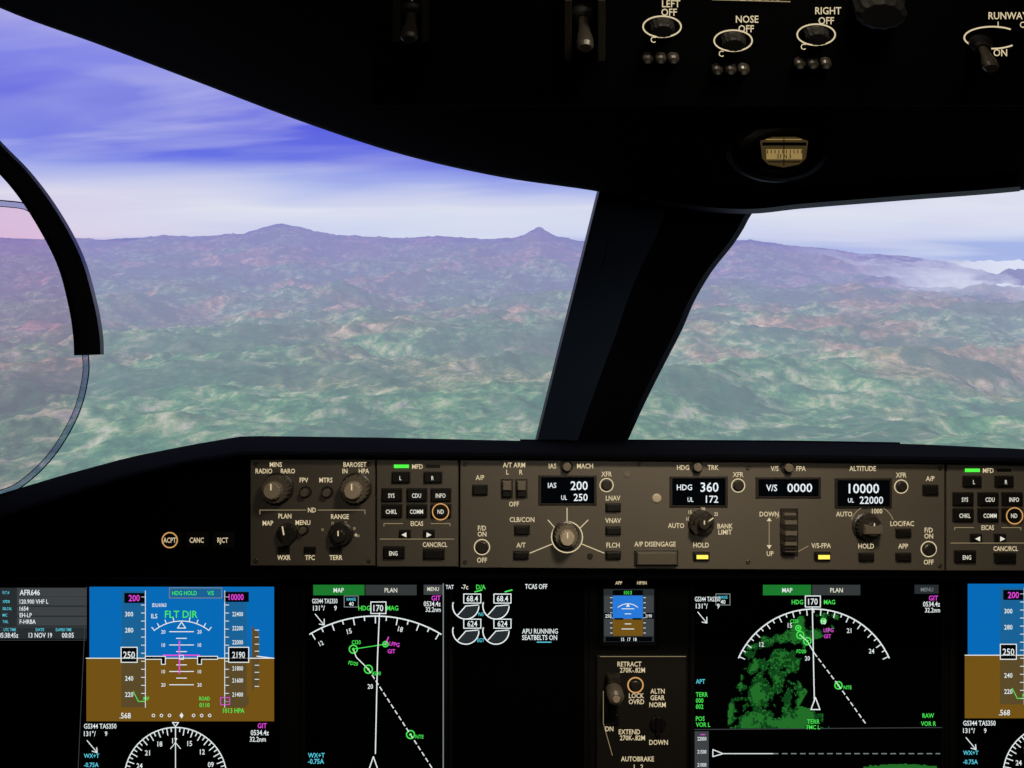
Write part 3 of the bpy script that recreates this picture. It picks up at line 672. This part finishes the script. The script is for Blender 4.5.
def toggle(x,y,hh=.035,m='knob_dark'):
    b.lathe(x,y,[(12,0),(12,.003),(8,.005),(8,.009)],'knob_black',20,0,.65); b.lathe(x,y,[(5,.008),(6,hh*.6),(8,hh*.8),(8.5,hh),(6,hh*1.08)],m,18,0,.7)
toggle(412,8); toggle(583,12,.04,'knob_dark'); toggle(980,42,.03); oknob(877,2,26,.015)
b.box(563,-20,571,42,0,.024,'knob_dark'); b.box(596,-20,604,42,0,.024,'knob_dark')
b.box(394,-20,402,28,0,.018,'knob_dark'); b.box(422,-20,430,28,0,.018,'knob_dark')
b.done('switches',op)

# magnetic compass
cbp=B(W(778,150,.85),(NF*.96+Vector((0,0,-.3))).normalized())
b=cbp.fork()
b.lathe(778,152,[(50,-.01),(48,.004),(42,.009),(34,.011)],'black_plastic',36,0,.62)
b.lathe(778,152,[(30,.010),(27,.016),(25,.018)],'black_plastic',36,0,.62)
mc=b.done('magnetic_compass')
b=cbp.fork()
b.poly([(755,141),(757,158),(763,164),(778,167),(793,164),(800,158),(802,141),(790,137),(767,137)],.0185,'gold_d')
b.rect(761,149,796,159,.0189,'gold')
for i in range(10): b.line([(762+3.7*i,150),(762+3.7*i,153)],.8,.0193,'black_plastic')
b.text('33 N 3',778,156,4.2,'black_plastic',h=.0193); b.line([(778,139),(778,165)],1,.0195,'blk')
b.line([(758,144),(799,144)],3.2,.0191,'black_plastic'); b.line([(763,161.5),(794,161.5)],1.0,.0191,'black_plastic')
b.line([(761,139.5),(795,139.5)],1.0,.0191,'gold')
b.done('dial',mc)

# =============== HUD COMBINER ===============
hd=.56
def crs(pts,n=8):
    out=[]
    for i in range(len(pts)-1):
        a=pts[max(i-1,0)];p=pts[i];q_=pts[i+1];c=pts[min(i+2,len(pts)-1)]
        for k in range(n):
            t=k/n; out.append(tuple(.5*((2*p[j])+(-a[j]+q_[j])*t+(2*a[j]-5*p[j]+4*q_[j]-c[j])*t*t+(-a[j]+3*p[j]-3*q_[j]+c[j])*t**3) for j in range(len(p))))
    out.append(pts[-1]); return out
cl=crs([(-260,-170,30),(-120,20,28),(-20,136,24),(22,181,25),(50,221,27),(71,262,28),(83,305,29),(88,335,30),(89,355,30)])
b=perp(hd); secs=[]
for i,(x,y,wd) in enumerate(cl):
    p=cl[max(i-1,0)]; q_=cl[min(i+1,len(cl)-1)]; dx,dy=q_[0]-p[0],q_[1]-p[1]; l=math.hypot(dx,dy); nx,ny=dy/l,-dx/l
    ring=[]
    for u,v in ((-.5,.3),(-.42,0),(-.3,-.25),(.15,-.3),(.38,-.1),(.5,.3),(.5,.9),(-.5,.9),(-.5,.3)):
        ring.append(W(x+nx*wd*u,y+ny*wd*u,hd+v*.022))
    secs.append(ring)
loft(b,secs,'hud_frame',False)
b.add(secs[-1][:-1],[list(range(8))],'hud_frame'); 
hud=b.done('head_up_display_combiner')
GL=crs([(-250,215),(-120,200),(0,206),(34,214),(54,245),(68,285),(78,330),(84,354),(84,378),(75,412),(54,449),(27,477),(0,491),(-60,500),(-200,490),(-270,400),(-270,300),(-250,215)],6)[:-1]
def glassmat(name,tint,gl):
    mg=bpy.data.materials.new(name); mg.use_nodes=True; nt=mg.node_tree; nt.nodes.clear()
    o=nt.nodes.new('ShaderNodeOutputMaterial'); t=nt.nodes.new('ShaderNodeBsdfTransparent'); t.inputs[0].default_value=tint
    gs=nt.nodes.new('ShaderNodeBsdfGlossy'); gs.inputs['Roughness'].default_value=.05; mx=nt.nodes.new('ShaderNodeMixShader'); mx.inputs[0].default_value=gl
    nt.links.new(t.outputs[0],mx.inputs[1]); nt.links.new(gs.outputs[0],mx.inputs[2]); nt.links.new(mx.outputs[0],o.inputs[0]); MATS[name]=mg
glassmat('glass',(1.0,.82,.90,1),.02); glassmat('glass_edge',(.42,.46,.66,1),.02)
b=perp(hd+.012); b.poly(GL[::-1],0,'glass'); b.done('glass',hud)
b=perp(hd+.012); b.ribbon(GL,-.5,5.0,.001,'glass_edge'); b.ribbon(GL,4.6,5.8,.0015,'hud_frame'); b.ribbon(GL,-1.1,-.3,.0015,'hud_frame'); b.done('glass_rim',hud)

# =============== LIGHTS ===============
def area(name,loc,tgt,size,pw,col):
    l=bpy.data.lights.new(name,'AREA'); l.size=size; l.energy=pw; l.color=col; o=bpy.data.objects.new(name,l); sc.collection.objects.link(o)
    o.location=loc; o.rotation_euler=(Vector(tgt)-Vector(loc)).to_track_quat('-Z','Y').to_euler(); l.spread=math.radians(80); return o
area('flood_light',(.22,.30,1.60),(.2,.8,1.0),.12,1.35,(1,.83,.62))
area('dome_light',(.1,-.6,1.75),(.2,1,1.1),.2,.9,(1,.88,.74))
bpy.data.objects.remove(fo); bpy.data.curves.remove(fc)
# camera
cd=bpy.data.cameras.new('camera'); cam=bpy.data.objects.new('camera',cd); sc.collection.objects.link(cam)
cd.sensor_width=36; cd.lens=36*F/1024; cd.clip_start=.01; cd.clip_end=20000
cam.location=C; cam.rotation_euler=(math.pi/2-TH,0,0); sc.camera=cam
